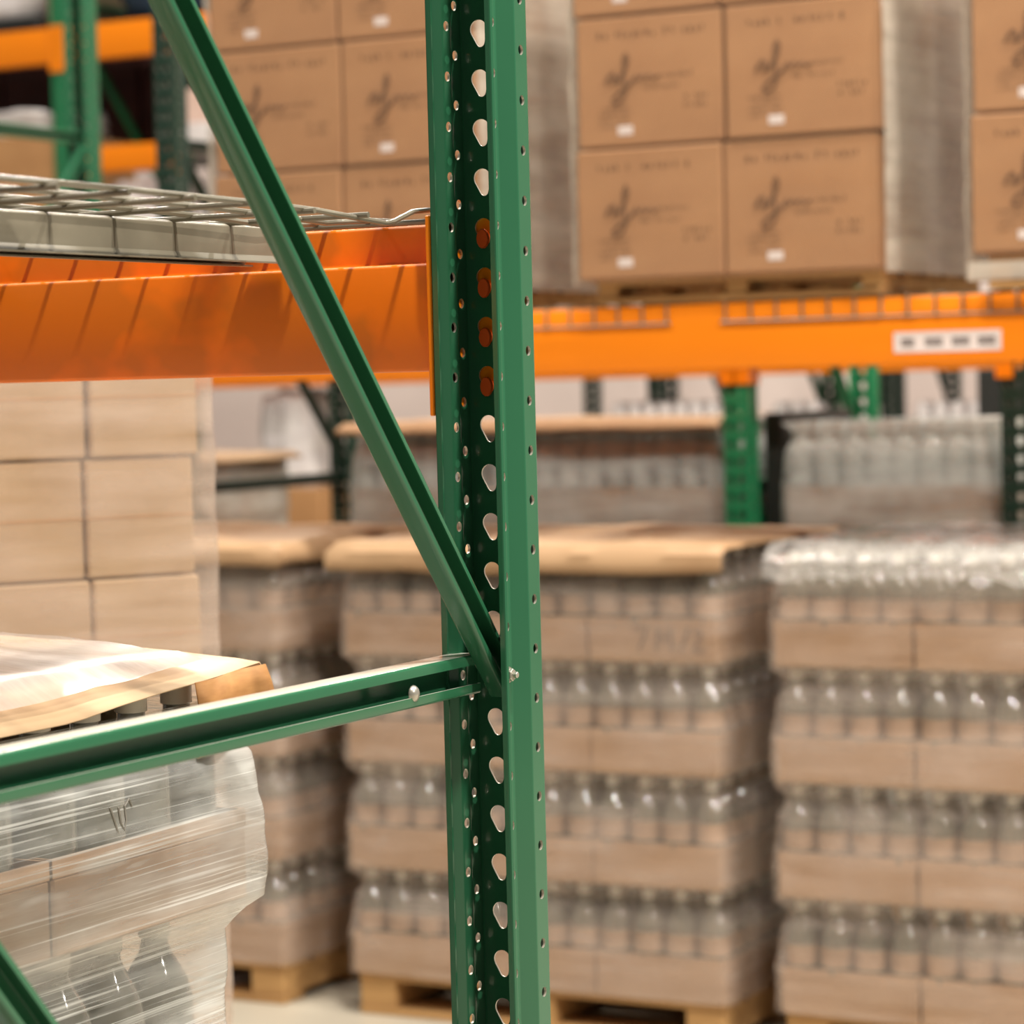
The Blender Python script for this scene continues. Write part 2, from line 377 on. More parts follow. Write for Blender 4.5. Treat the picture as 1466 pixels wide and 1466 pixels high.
def recolour(me, name, mat):
    m = me.copy(); m.name = name; m.materials[0] = mat; return m
COLUMN_SHADED = recolour(COLUMN, 'column_shaded', MAT['green_shaded']); COLUMN_BRIGHT = recolour(COLUMN, 'column_bright', MAT['green_bright'])

LIP = [(0, .0055), (0, 0)]
def brace(name, parent, p, q, side, h, d, lip, mat, open_dir=1):
    """lipped channel between p and q (y,z in the frame plane), lips in the plane x=side, open towards +x"""
    mb = MB(); p = Vector((side, p[0], p[1])); q = Vector((side, q[0], q[1])); ld = (q-p); L = ld.length; ld.normalize()
    v = Vector((1, 0, 0)).cross(ld).normalized()
    prof = [(0, h/2-lip), (0, h/2), (-d, h/2), (-d, -h/2), (0, -h/2), (0, -h/2+lip)]
    channel(mb, prof, .002, .002, p, (open_dir, 0, 0), v, ld, L)
    return mb.obj(name, mat, parent)
def hexbolt(name, parent, loc, axis, r=.0075, l=.007, dome=True, mat='zinc'):
    """bolt or nut whose axis is +x or -y"""
    mb = MB()
    if dome: mb.lathe([(0.0001, l), (r*.45, l*.93), (r*.8, l*.62), (r, l*.2), (r, 0)][::-1], 14)
    else:
        mb.lathe([(r*1.25, 0), (r*1.25, l*.22), (r*1.02, l*.24)], 14)
        mb.lathe([(r, l*.24), (r, l*.85), (r*.85, l)], 6)
        mb.lathe([(r*.85, l), (r*.5, l), (r*.5, l*1.7), (r*.4, l*1.8), (.0001, l*1.8)], 10)
    o = mb.obj(name, MAT[mat], parent); o.location = loc
    o.rotation_euler = (0, math.pi/2, 0) if axis == 'x' else (math.pi/2, 0, 0)
    return o

def simple_frame(label, x, yf, colmesh, mat, depth=1.07, top_down=1, zmax=4.3, levels=(.15, 1.258, 2.366, 3.474), group=None):
    """upright frame seen further back: two columns, struts, diagonals"""
    t = thing('upright_frame', label, 'rack frame', (x, yf, 0), 0, group)
    c = link('column', colmesh, t); c.rotation_euler = (0, 0, math.pi)            # web faces the aisle in front
    c = link('column', colmesh, t, (0, depth, 0))
    for cy in (0, depth):
        mb = MB(); mb.box(-.06, .06, -.09 if cy else -.03, .03 if cy else .09, 0.0, .008); o = mb.obj('base_plate', mat, t); o.location = (0, cy, 0)
    for z in levels: brace('strut', t, (.045, z), (depth-.045, z), .012, .036, .028, .008, mat)
    for a, b in zip(levels[:-1], levels[1:]):
        if top_down > 0: p, q = (.06, b-.035), (depth-.06, a+.035)
        else: p, q = (.06, a+.035), (depth-.06, b-.035)
        brace('diagonal_brace', t, p, q, .030, .032, .02, .006, mat)
    return t
def beam(label, x0, x1, y, z0, z1, facing, mat, step=True, conn=True, rivets=0, conn_drop=.045, wmat=None, cat='rack beam', group=None):
    """load beam running along x; facing=+1: flush face towards +y (step towards -y), -1: flush face towards -y"""
    t = thing('load_beam', label, cat, ((x0+x1)/2, y, z0), 0, group); L = x1-x0; h = z1-z0; s = facing
    w_, st, ld = .068, .041, .035
    prof = [(0, 0), (0, h), (-ld*s, h), (-ld*s, h-st), (-w_*s, h-st), (-w_*s, 0)] if step else [(0, 0), (0, h), (-w_*s, h), (-w_*s, 0)]
    bm = bmesh.new(); ends = []
    for x in (-L/2, L/2): ends.append([bm.verts.new((x, a, b)) for a, b in prof])
    k = len(prof)
    for i in range(k): bm.faces.new((ends[0][i], ends[0][(i+1) % k], ends[1][(i+1) % k], ends[1][i]))
    bm.faces.new(ends[0]); bm.faces.new(ends[1]); bmesh.ops.recalc_face_normals(bm, faces=bm.faces)
    long = [e for e in bm.edges if abs(e.verts[0].co.x-e.verts[1].co.x) > .01]
    bmesh.ops.bevel(bm, geom=long, offset=.004, segments=2, affect='EDGES', profile=.5)
    for f in bm.faces: f.smooth = True
    me = bpy.data.meshes.new('beam_body'); bm.to_mesh(me); bm.free(); me.materials.append(mat); me.set_sharp_from_angle(angle=math.radians(50))
    link('beam_body', me, t)
    if conn:
        for e in (-1, 1):
            mb = MB(); x = e*L/2; zc0, zc1 = -conn_drop, h+.007
            xa, xb = (x, x+e*.0055); xa, xb = min(xa, xb), max(xa, xb)
            mb.box(xa, xb, min(.006*s, -.075*s), max(.006*s, -.075*s), zc0, zc1, .0012)
            xo = sorted((x+e*.0045, x+e*.050)); mb.box(xo[0], xo[1], min(.0015*s, .0065*s), max(.0015*s, .0065*s), zc0, zc1, .0012)
            cp = mb.obj('end_connector', wmat or mat, t)
            for q in range(rivets):
                zr = 1.7309-z0-q*PITCH_Z; r = MB()
                pr = [(0.0001, .0), (.0062, 0), (.0068, .0012), (.0068, .004), (.0045, .0042), (.0045, .022)]
                r.lathe(pr, 14); ro = r.obj('rivet', MAT['orange_rivet'], cp)
                ro.location = (x+e*(.0055+.0015+.0225), -.0092*s+.0, zr); ro.rotation_euler = (-math.pi/2*s, 0, 0); ro.scale = (1, 1.5, 1)
    return t

# ------------------------------------------------------------------ setting
mb = MB(); mb.box(-16, 8, -4, 17, -.12, 0); struct(mb.obj('floor', MAT['floor']))
mb = MB(); mb.box(-16, 8, 17, 17.2, 0, 8); struct(mb.obj('wall_back', MAT['wall']))

# ------------------------------------------------------------------ foreground frame
X0, Y0 = -1.342, 2.4973
t = thing('upright_frame', 'glossy green perforated steel rack frame in sharp focus in the foreground', 'rack frame', (X0, Y0, 0))
link('column', COLUMN, t)
c = link('column', COLUMN, t, (0, -1.07, 0)); c.rotation_euler = (0, 0, math.pi)
for cy, a in ((0, -.09), (-1.07, -.03)):
    mb = MB(); mb.box(-.06, .06, a, a+.12, 0, .008); o = mb.obj('base_plate', MAT['green'], t); o.location = (0, cy, 0)
s1 = brace('horizontal_brace', t, (-1.02, 1.287), (-.056, 1.287), -.004, .0385, .03, .0095, MAT['green_pale_top'])
zd = lambda y: 1.6645-1.1475*(y-2.132)
d1 = brace('diagonal_brace', t, (1.475-Y0, zd(1.475)), (2.4745-Y0, zd(2.4745)), .0158, .0316, .0197, .0056, MAT['green'])
d2 = brace('diagonal_brace', t, (1.50-Y0, zd(1.50)-1.087), (2.4745-Y0, zd(2.4745)-1.087), .0158, .0316, .0197, .0056, MAT['green'])
brace('horizontal_brace', t, (-1.02, .2), (-.056, .2), -.004, .0385, .03, .0095, MAT['green'])
brace('horizontal_brace', t, (-1.02, 2.43), (-.056, 2.43), -.004, .0385, .03, .0095, MAT['green'])
o = hexbolt('bolt', t, (-.006, 2.3085-Y0, 1.2805), 'x', .0088, .006); o['label'] = 'shiny zinc round bolt head'
o = hexbolt('bolt', t, (.0262+.0014, -.0535, 1.286), 'x', .0066, .0062, dome=False); o['label'] = 'zinc hex nut on the column flange'
o = hexbolt('bolt', t, (-.036, -.05, 1.255), 'x', .006, .005); o['label'] = 'small zinc bolt head inside the column'

beam('worn orange step beam hooked into the foreground post, wire shadows across it', -3.86, -1.3872, Y0+.0027, 1.5956, 1.7466, 1, MAT['orange_worn'], rivets=4, wmat=MAT['orange'], conn_drop=.0455)
b2 = beam('orange step beam on the near side of the wire deck, left of the frame', -3.86, -1.3872, Y0-1.0727, 1.5956, 1.7466, -1, MAT['orange_worn'], wmat=MAT['orange'])

# wire deck of the foreground bay
dk = thing('wire_deck', 'light grey wire mesh deck lying on the worn orange foreground beam', 'wire deck', (-1.40, 1.44, 1.75))
WR = .0029; ys0, ys1 = 1.44, Y0
for i in range(18):
    x = -i*.0635; mb = MB(); dz = .0045
    far = Y0-1.44
    pts = [(x, .0, dz+.004), (x, .25, dz+.0035), (x, .50, dz+.002), (x, .70, dz-.0005), (x, .80, dz-.003)]
    if i == 0: pts += [(x, far-.143, -.0052), (x, far-.128, -.006), (x, far-.112, -.0035), (x, far-.075, .0075), (x, far-.045, .0105), (x, far+.0, .0125), (x, far+.007, .009), (x, far+.0085, .002), (x, far+.0085, -.035)]
    else: pts += [(x, far-.14, -.003), (x, far-.09, .0005), (x, far-.045, .003), (x, far+.0, .0035), (x, far+.006, .002), (x, far+.0075, -.004), (x, far+.0075, -.035)]
    mb.tube(pts, WR, 8); mb.obj('wire', MAT['wire'], dk)
for j in range(11):
    y = 1.722+.0985*(j-2)-1.44
    if y > .93: break
    mb = MB(); mb.tube([(.014, y, -.0005+(.003 if y < .7 else .0)), (-.4, y, -.001), (-1.1, y, -.001)], WR, 8); mb.obj('wire', MAT['wire'], dk)
for y in (1.005, 1.045):
    mb = MB(); mb.tube([(.012 if y < 1.02 else -.04, y, -.0015), (-1.1, y, -.0015)], WR, 8); mb.obj('wire', MAT['wire'], dk)
for x in (-1.548, -1.96, -2.38):
    mb = MB(); xl = x+1.40
    channel(mb, [(-.048, -.037), (-.060, -.037), (-.036, -.001), (-.036+.0, -.0002), (-.004, -.0002), (0, -.0022), (.0, -.030), (.004, -.037), (.012, -.0375)], .0016, .0012, (xl, .04, -.0018), (1, 0, 0), (0, 0, 1), (0, 1, 0), 2.425-1.44-.04)
    mb.obj('support_channel', MAT['wire'], dk)

# ------------------------------------------------------------------ goods
def case_box_mesh(w_, d_, h, name, mat, c=.004, flaps=True):
    mb = MB(); mb.box(0, w_, 0, d_, 0, h, c)
    return mb.mesh(name, mat)
def glyph_line(mb, x0, x1, z, h, thick, seed, gap=.25, y=-.0006):
    """an unreadable printed line: rows of small strokes"""
    R = random.Random(seed); x = x0
    while x < x1:
        wdt = h*R.uniform(.4, .75)
        if R.random() < gap*.55: x += h*.8; continue
        for k in range(R.choice((2, 2, 3))):
            a = x+R.random()*wdt*.7; z0_ = z+R.uniform(0, h*.3); z1_ = z+h*R.uniform(.6, 1)
            if R.random() < .5: mb.box(a, a+thick, y, 0, z0_, z1_)
            else: mb.box(a, a+wdt*.5, y, 0, (z0_ if R.random() < .5 else z1_), (z0_ if R.random() < .5 else z1_)+thick)
        x += wdt+thick*1.5
def ribbon(mb, pts, r, y=-.0006):
    mb.tube([(p[0], y, p[1]) for p in pts], r, 5)
def print_meshes(w_, h):
    out = []
    for sd in (1, 2):
        a = MB(); glyph_line(a, .055, .325, h-.052, .017, .0042, 10+sd, .25)
        b = MB()
        ribbon(b, [(.075, h-.155), (.082, h-.14), (.095, h-.128), (.103, h-.14), (.094, h-.155), (.108, h-.15), (.118, h-.133), (.128, h-.12), (.135, h-.098), (.13, h-.085), (.123, h-.10), (.125, h-.14), (.128, h-.175), (.118, h-.195), (.10, h-.203), (.092, h-.192), (.105, h-.18), (.13, h-.165), (.15, h-.15)], .0042)
        ribbon(b, [(.145, h-.15), (.155, h-.138), (.162, h-.15), (.172, h-.138), (.18, h-.15), (.19, h-.139), (.2, h-.15), (.215, h-.141)], .0034)
        glyph_line(b, .222, .29, h-.15, .012, .0022, 30+sd, .1); glyph_line(b, .165, .265, h-.176, .012, .0022, 40+sd, .1)
        c = MB()
        for k in range(4): glyph_line(c, .055, .135, .085-k*.014, .009, .0022, 50+k+sd, .1)
        for k in range(2): glyph_line(c, .275, .335, .100-k*.02, .014, .003, 60+k+sd, .15)
        out.append([('heading_print', a.mesh('heading_print', MAT['ink'])), ('logo_print', b.mesh('logo_print', MAT['ink'])), ('small_print', c.mesh('small_print', MAT['ink']))])
    d = MB(); d.box(.105, .143, -.0008, 0, .027, .048, 0)
    return out, d.mesh('white_sticker', MAT['label'])
BW, BH, BD = .374, .303, .38
BOX = case_box_mesh(BW, BD, BH, 'carton', MAT['kraft_print'], .005)
PRINTS, STICK = print_meshes(BW, BH)
def jit(a): return random.uniform(-a, a)
def printed_box(x, y, z, label, group, rz=0, prints=True, k=0):
    t = thing('cardboard_box', label, 'box', (x, y, z), rz, group); link('carton_body', BOX, t)
    if prints:
        for nm, me in PRINTS[k % 2]: link(nm, me, t)
        link('white_sticker', STICK, t)['label'] = 'small white sticker'
    return t

def wood_pallet(label, x, y, w_, d_, h, z=0, rz=0, nb=5, group=None):
    """wooden pallet, corner at x,y: deck boards along x, three stringers along y... boards are parts"""
    t = thing('wooden_pallet', label, 'pallet', (x, y, z), rz, group)
    db = min(.018, h*.25); bh = h-2*db
    for i in range(nb):
        bw = w_*.1 if 0 else d_/nb*.82; yy = i*(d_-bw)/(nb-1)
        mb = MB(); mb.box(0, w_, yy, yy+bw, h-db, h, .002); mb.obj('deck_board', MAT['wood'], t)
    for i in range(3):
        mb = MB(); bw = .1 if h > .1 else .05; xx = i*(w_-bw)/2; mb.box(xx, xx+bw, .004, d_-.004, db, h-db, .002); mb.obj('stringer', MAT['wood'], t)
    for i in range(3):
        mb = MB(); bw = d_*.14; yy = i*(d_-bw)/2; mb.box(0, w_, yy, yy+bw, 0, db, .002); mb.obj('bottom_board', MAT['wood'], t)
    return t

# bottles and trays
CW, CD, CH, TH = .340, .255, .268, .106
bp_ = [(.0345, .088), (.0385, .092), (.0395, .10), (.0395, .112), (.0392, .113), (.0392, .158), (.0392, .159), (.0385, .172), (.034, .190), (.026, .206), (.0175, .220), (.0145, .230), (.0145, .236), (.0168, .237), (.0168, .258), (.0155, .262), (.0001, .263)]
bm_ = [0, 0, 0, 0, 1, 0, 0, 0, 0, 0, 0, 0, 2, 2, 2, 2]
def bottle_mesh():
    mb = MB(); mb.lathe(bp_, 14, mis=bm_); return mb.mesh('bottle', [MAT['bottle'], MAT['bottle_label'], MAT['cap']], angle=60)
BOTTLE = bottle_mesh()
BOTTLE_DARK = BOTTLE.copy(); BOTTLE_DARK.name = 'dark_bottle'; BOTTLE_DARK.materials[1] = MAT['bottle']
BOTTLE_CLEAR = BOTTLE.copy(); BOTTLE_CLEAR.name = 'clear_bottle'
MAT['bottle_pale'] = MAT['bottle'].copy(); MAT['bottle_pale'].name = 'pale_bottle_glass'
MAT['bottle_pale'].node_tree.nodes['Principled BSDF'].inputs['Base Color'].default_value = lin((186, 190, 184))
BOTTLE_CLEAR.materials[0] = MAT['bottle_pale']; BOTTLE_CLEAR.materials[1] = MAT['bottle_pale']
def tray_mesh():
    mb = MB(); g = .003
    mb.box(g, CW-g, g, CD-g, 0, .086, .003)
    for a in ((g, CW-g, g, g+.004), (g, CW-g, CD-g-.004, CD-g), (g, g+.004, g+.004, CD-g-.004), (CW-g-.004, CW-g, g+.004, CD-g-.004)): mb.box(a[0], a[1], a[2], a[3], .085, TH)
    return mb.mesh('tray', MAT['tray'])
TRAY = tray_mesh()
def bottle_case(x, y, z, label, group, spots, rz=0, sc=(1, 1, 1), bottle=None):
    """shallow cardboard tray holding bottles, 4 along its x and 3 along its y"""
    t = thing('bottle_tray', label, 'tray', (x, y, z), rz, group); t.scale = sc
    link('tray', TRAY, t)
    for i, j in spots:
        b = link('bottle', bottle or BOTTLE, t, (.0425+.085*i+jit(.0015), .0425+.085*j+jit(.0015), 0)); b.rotation_euler = (0, 0, random.random()*6)
    return t

def film_shell(name, label, x0, x1, y0, y1, levels, mat, seed=0, rad=.035, amp=.006, du=.03, dz=.02, group=None, rz=0, org=(0, 0), side=None, side_z=0):
    """stretch film around a load: levels = [(z, inset)], footprint x0..x1, y0..y1"""
    zs = []; lv = sorted(levels)
    z = lv[0][0]
    while z < lv[-1][0]-1e-6: zs.append(z); z += dz
    zs.append(lv[-1][0])
    def inset(z):
        for (za, ia), (zb, ib) in zip(lv[:-1], lv[1:]):
            if za <= z <= zb+1e-9:
                k = (z-za)/max(1e-6, zb-za); k = k*k*(3-2*k); return ia+(ib-ia)*k
        return lv[-1][1]
    per = []
    r = rad
    def seg(p, q):
        n = max(2, int((Vector(q)-Vector(p)).length/du))
        for i in range(n): per.append(Vector(p).lerp(Vector(q), i/n))
    def arc(cx, cy, a0):
        for i in range(5): a = a0+math.pi/2*i/5; per.append(Vector((cx+r*math.cos(a), cy+r*math.sin(a))))
    seg((x0+r, y0), (x1-r, y0)); arc(x1-r, y0+r, -math.pi/2); seg((x1, y0+r), (x1, y1-r)); arc(x1-r, y1-r, 0)
    seg((x1-r, y1), (x0+r, y1)); arc(x0+r, y1-r, math.pi/2); seg((x0, y1-r), (x0, y0+r)); arc(x0+r, y0+r, math.pi)
    n = len(per); us = [0]
    for i in range(n): us.append(us[-1]+(per[(i+1) % n]-per[i]).length)
    cx, cy = (x0+x1)/2, (y0+y1)/2; hx, hy = (x1-x0)/2, (y1-y0)/2
    vs = []; fs = []; uvs = []
    for z in zs:
        ins = inset(z)
        for i in range(n+1):
            p = per[i % n]
            nz = noise.noise(Vector((us[i % n]*4, z*16, seed*7.3)))*amp + noise.noise(Vector((us[i % n]*14, z*40, seed*3.1)))*amp*.35
            k = ins-nz
            vs.append((cx+(p.x-cx)*(1-k/hx), cy+(p.y-cy)*(1-k/hy), z)); uvs.append((us[i], z+seed*1.37))
    m = n+1
    for a in range(len(zs)-1):
        for i in range(n): fs.append((a*m+i, a*m+i+1, (a+1)*m+i+1, (a+1)*m+i))
    me = bpy.data.meshes.new(name); me.from_pydata(vs, [], fs); ul = me.uv_layers.new(name='UVMap')
    for lp in me.loops: ul.data[lp.index].uv = uvs[lp.vertex_index]
    me.polygons.foreach_set('use_smooth', [True]*len(me.polygons)); me.materials.append(mat)
    if side:                                                       # looser, whiter film where it spans the gaps at the sides
        me.materials.append(side); me.update()
        for p in me.polygons: p.material_index = 1 if abs(p.normal.x) > .75 or p.center.z < side_z else 0
    me.update()
    o = link(name, me); o.location = (org[0], org[1], 0); o.rotation_euler = (0, 0, rz)
    return tag(o, label, 'film', group)

def sheet(name, label, x0, x1, y0, y1, z, flaps, mat, seed=0, amp=.006, step=.03, cat='paper sheet', sag=0, th=.0015):
    """paper sheet laid over a load; flaps = depths folded down at (left, right, front, back)"""
    fl, fr, ff, fb = flaps
    def axis(a, b, lo, hi):
        pts = []
        n = max(2, int((b-a)/step))
        if lo > 0: pts += [a-lo*(1-k/3) for k in range(3)]
        pts += [a+(b-a)*k/n for k in range(n+1)]
        if hi > 0: pts += [b+hi*(k+1)/3 for k in range(3)]
        return pts
    ax, ay = axis(x0, x1, fl, fr), axis(y0, y1, ff, fb); vs = []; fs = []
    for Y in ay:
        for X in ax:
            dx = max(0, x0-X, X-x1); dy = max(0, y0-Y, Y-y1)
            ex = min(max(X, x0), x1); ey = min(max(Y, y0), y1)
            nx = noise.noise(Vector((X*5, Y*5, seed*3.7))); n2 = noise.noise(Vector((X*13, Y*13, seed*1.7)))
            dd = max(dx, dy)
            ox = (math.copysign(min(dx, .022), X-x0-(x1-x0)/2) if dx else 0)*(1+nx*.25); oy = (math.copysign(min(dy, .022), Y-(y0+y1)/2) if dy else 0)*(1+n2*.3)
            zz = z+nx*amp+n2*amp*.4 - dd*(1+.25*nx)
            vs.append((ex+ox, ey+oy, zz if dd == 0 else min(zz, z-.002)))
    m = len(ax)
    for j in range(len(ay)-1):
        for i in range(m-1): fs.append((j*m+i, j*m+i+1, (j+1)*m+i+1, (j+1)*m+i))
    me = bpy.data.meshes.new(name); me.from_pydata(vs, [], fs); me.polygons.foreach_set('use_smooth', [True]*len(fs)); me.materials.append(mat)
    me.set_sharp_from_angle(angle=math.radians(40)); me.update()
    o = link(name, me); sm = o.modifiers.new('thick', 'SOLIDIFY'); sm.thickness = th; sm.offset = 1
    return tag(o, label, cat)

ORD = ['top', 'second', 'third', 'bottom']
def layer_levels(zb, n, pitch, top_extra=.0):
    lv = []
    for k in range(n):
        z = zb+k*pitch
        lv += [(z+.002, -.015), (z+TH, -.014), (z+TH+.03, -.008), (z+.19, -.004), (z+.225, .012), (z+.241, .010), (z+pitch-(.018 if k == n-1 else .006), -.013)]
    return lv
def bottle_pallet(who, x0, nx, ny, y0, zb, seed, top_full=False, film='film', rows=4, sc=(1, 1, 1), ph=None, pallet_label=None, front_two=True, rshift=(0, 0, 0, 0)):
    """rows of trays (front row and right-hand side of every layer) on a wooden pallet, wrapped in film"""
    cw, cdp, ch = CW*sc[0], CD*sc[1], CH*sc[2]
    ph = ph or zb
    wood_pallet(pallet_label or f'wooden pallet under {who}', x0+.01, y0+.012, nx*cw-.02, ny*cdp-.02, ph)
    for k in range(rows):
        z = zb+k*ch; nm = ORD[rows-1-k]
        for i in range(nx):
            for j in range(ny):
                full = top_full and k == rows-1
                if not (full or j == 0 or i == nx-1): continue
                if full: spots = [(a, b) for a in range(4) for b in range(3)]
                else:
                    spots = []
                    if j == 0: spots += [(a, b) for a in range(4) for b in (range(2) if front_two else range(1))]
                    if i == nx-1: spots += [(a, b) for a in (3, 2) for b in range(3) if (a, b) not in spots]
                if j == 0: pos = {0: 'left-hand', nx-1: 'right-hand'}.get(i, 'middle' if nx == 3 else ('second' if i == 1 else 'third')); where = f'front row {pos}'
                else: where = f'{["", "second", "third"][j]} row ' + ('right-hand' if i == nx-1 else ('left-hand' if i == 0 else ('middle' if nx == 3 else ['', 'second', 'third'][i])))
                bottle_case(x0+i*cw+jit(.0022)+rshift[k], y0+j*cdp+jit(.0022), z, f'bottle tray, {nm} layer, {where}, on {who}', f'bottle trays of {who}', spots, 0, sc, BOTTLE_CLEAR if film == 'film_milky' else None)
    lv = layer_levels(zb, rows, ch) if sc[2] == 1 else [(zb+k*ch+dz*sc[2], q) for k in range(rows) for dz, q in ((.002, -.015), (TH, -.014), (TH+.03, -.008), (.19, -.004), (.225, .012), (.243, .01), (CH-.006, -.013))]
    film_shell('stretch_film', f'clear stretch film wrapped around {who}', x0-.002, x0+nx*cw+.002+max(rshift), y0-.002, y0+ny*cdp+.002, lv, MAT[film], seed, .035, .0035)

# three wrapped pallets of bottles on the floor across the aisle
YF = 5.84; ZB = .105
bottle_pallet('the centre floor pallet', -3.605, 3, 3, YF, ZB, 1)
bottle_pallet('the left floor pallet', -4.835, 3, 3, YF, ZB, 2, rshift=(0, .0, .01, .005))
bottle_pallet('the right floor pallet', -2.445, 3, 3, YF-.005, ZB, 3, top_full=True)
sheet('kraft_sheet', 'creased brown paper sheet folded over the top of the centre floor pallet', -3.612, -2.565, YF-.012, YF+.72, ZB+4*CH+.014, (.03, .012, .072, 0), MAT['paper'], 1, .007)
sheet('kraft_sheet', 'crumpled brown paper sheet on top of the left floor pallet of bottles', -4.845, -3.79, YF-.012, YF+.70, ZB+4*CH+.016, (.02, .06, .065, 0), MAT['paper'], 2, .010)
# clear film crumpled over the caps of the right pallet
def top_film(name, label, x0, x1, y0, y1, z, mat, seed, amp=.012, step=.022, cat='film', parent=None, skirt=0):
    nx, ny = int((x1-x0)/step), int((y1-y0)/step); vs = []; uv = []
    for j in range(ny+1):
        for i in range(nx+1):
            x, y = x0+(x1-x0)*i/nx, y0+(y1-y0)*j/ny
            if skirt and j < 5:                                     # folded down over the front edge
                k = 5-j; vs.append((x, y0+5*(y1-y0)/ny-.004*k-.012*min(k, 2)+noise.noise(Vector((x*22, k*.9, seed)))*amp*.5-.012, z-.004-skirt*k/5*(1+.35*noise.noise(Vector((x*9, 0, seed))))))
                uv.append((x, y)); continue
            vs.append((x, y, z+noise.noise(Vector((x*16, y*16, seed)))*amp+noise.noise(Vector((x*40, y*40, seed)))*amp*.4)); uv.append((x, y))
    fs = [(j*(nx+1)+i, j*(nx+1)+i+1, (j+1)*(nx+1)+i+1, (j+1)*(nx+1)+i) for j in range(ny) for i in range(nx)]
    me = bpy.data.meshes.new(name); me.from_pydata(vs, [], fs); ul = me.uv_layers.new(name='UVMap')
    for lp in me.loops: ul.data[lp.index].uv = uv[lp.vertex_index]
    me.polygons.foreach_set('use_smooth', [True]*len(fs)); me.materials.append(mat); me.update()
    o = link(name, me, parent)
    return tag(o, label, cat) if parent is None else o
top_film('film_cover', 'shiny clear film crumpled over the bottle caps of the right floor pallet', -2.447, -1.415, YF-.115, YF+.77, ZB+4*CH+.018, MAT['film_crumpled'], 5, .012, skirt=.072)

# handwriting on the centre pallet's top tray (marker strokes)
mk = MB()
def stroke(pts, x, z, s): ribbon(mk, [(x+a*s, z+b*s) for a, b in pts], .003, 0)
mx, mz, ms = -2.93, .94, .052
stroke([(0, 1), (.7, 1.05), (.25, 0)], mx, mz, ms); stroke([(1.1, 0), (1.2, 1), (1.5, .4), (1.8, 1), (1.9, 0)], mx, mz, ms)
stroke([(2.3, -.1), (2.75, 1.1)], mx, mz, ms); stroke([(3.0, .8), (3.2, 1.0), (3.4, .75), (2.95, 0), (3.5, .05)], mx, mz, ms)
MK = mk.mesh('marker_writing', MAT['marker'])
for o in [q for q in COL.objects if q.get('label', '') == 'bottle tray, top layer, front row middle, on the centre floor pallet']:
    c_ = link('marker_writing', MK, o); c_.location = (-o.location.x+.13, -.0005, -o.location.z); c_['label'] = 'grey marker handwriting'

# ------------------------------------------------------------------ second row: beam, decks and carton pallets
beam('bright orange beam with a white label, running across the middle behind the green post', -5.09, -1.15, 5.90, 1.597, 1.750, -1, MAT['orange'])
lb = MB(); lb.box(0, .252, -.0012, 0, 0, .046); LB = tag(lb.obj('shelf_label', MAT['label']), 'white shelf label with grey numbers stuck on the bright orange beam', 'label'); LB.location = (-2.160, 5.899, 1.6235)
dg = MB()
for q, n_ in ((.018, 3), (.075, 4), (.138, 4), (.198, 4)):
    for k in range(n_):
        xx = q+k*.0105
        for a in ((xx, xx+.003, .013, .032), (xx+.006, xx+.009, .013, .032), (xx+.003, xx+.006, .013, .0165), (xx+.003, xx+.006, .0285, .032)): dg.box(a[0], a[1], -.0018, -.0012, a[2], a[3])
dg.obj('number_print', MAT['label_ink'], LB)
def far_deck(label, x0, x1):
    t = thing('wire_deck', label, 'wire deck', (x0, 5.9, 1.75)); n = int(round((x1-x0)/.0635))
    for i in range(n+1):
        x = i*(x1-x0)/n; mb = MB(); mb.tube([(x, 1.0, .004), (x, .02, .004), (x, -.002, .0035), (x, -.0045, -.002), (x, -.0045, -.044)], .0032, 6); mb.obj('wire', MAT['wire'], t)
    for y, z in ((-.0078, -.043), (.03, -.001), (.13, -.001), (.23, -.001), (.33, -.001), (.43, -.001), (.6, -.001), (.8, -.001), (1.0, -.001)):
        mb = MB(); mb.tube([(-.01, y, z), (x1-x0+.01, y, z)], .0034, 6); mb.obj('wire', MAT['wire'], t)
far_deck('grey wire deck under the wrapped boxes left of the gap on the bright orange beam', -3.87, -2.722)
far_deck('grey wire deck under the wrapped boxes right of the gap on the bright orange beam', -2.572, -1.42)
beam('orange rear beam carrying the back of the grey wire decks', -5.09, -1.15, 6.965, 1.597, 1.750, 1, MAT['orange'])
simple_frame('dark green rack frame at upper left, nearer of the back-to-back pair', -5.175, 5.90, COLUMN, MAT['green'], top_down=-1)
simple_frame('green rack frame at the right end of the bright orange beam', -1.09, 5.90, COLUMN, MAT['green'])

ZP = 1.759
def carton_pallet(who, x0, seed, ncol=2, rows=3, ph=.057, skirt=.01):
    wood_pallet(f'low wooden pallet under {who}', x0+.02, 5.90, ncol*BW-.03, .70, ph, ZP)
    for k in range(rows):
        rn = ['bottom', 'middle', 'top'][k]
        for i in range(ncol):
            cn = ['left', 'right'][i]
            printed_box(x0+i*(BW+.006)+(.008 if k == 1 else 0)+jit(.002), 5.845+jit(.003), ZP+ph+k*(BH+.006), f'printed brown carton, {rn} row {cn}, {who}', f'cartons of {who}', 0, True, i+k)
        printed_box(x0+(BW+.006)*(ncol-1)+jit(.002), 5.845+BD+.006, ZP+ph+k*(BH+.006), f'carton hidden behind the {rn} row, {who}', f'cartons of {who}', 0, False)
    z0 = ZP+ph
    film_shell('stretch_film', f'streaky clear film wrapped around {who}', x0-.010, x0+ncol*BW+.030, 5.828, 5.845+2*BD+.020, [(z0-skirt, 0), (z0+.93, 0)], MAT['film_boxes'], seed, .010, .004, side=MAT['film_side'], side_z=z0-.012)
MAT['film_boxes'] = film_mat('tight_clear_film', 1.15, 1.6, (1.2, 20, 1), tint=(226, 208, 190), tilt=-.1, amount=.2, facing=0, rough=.12)
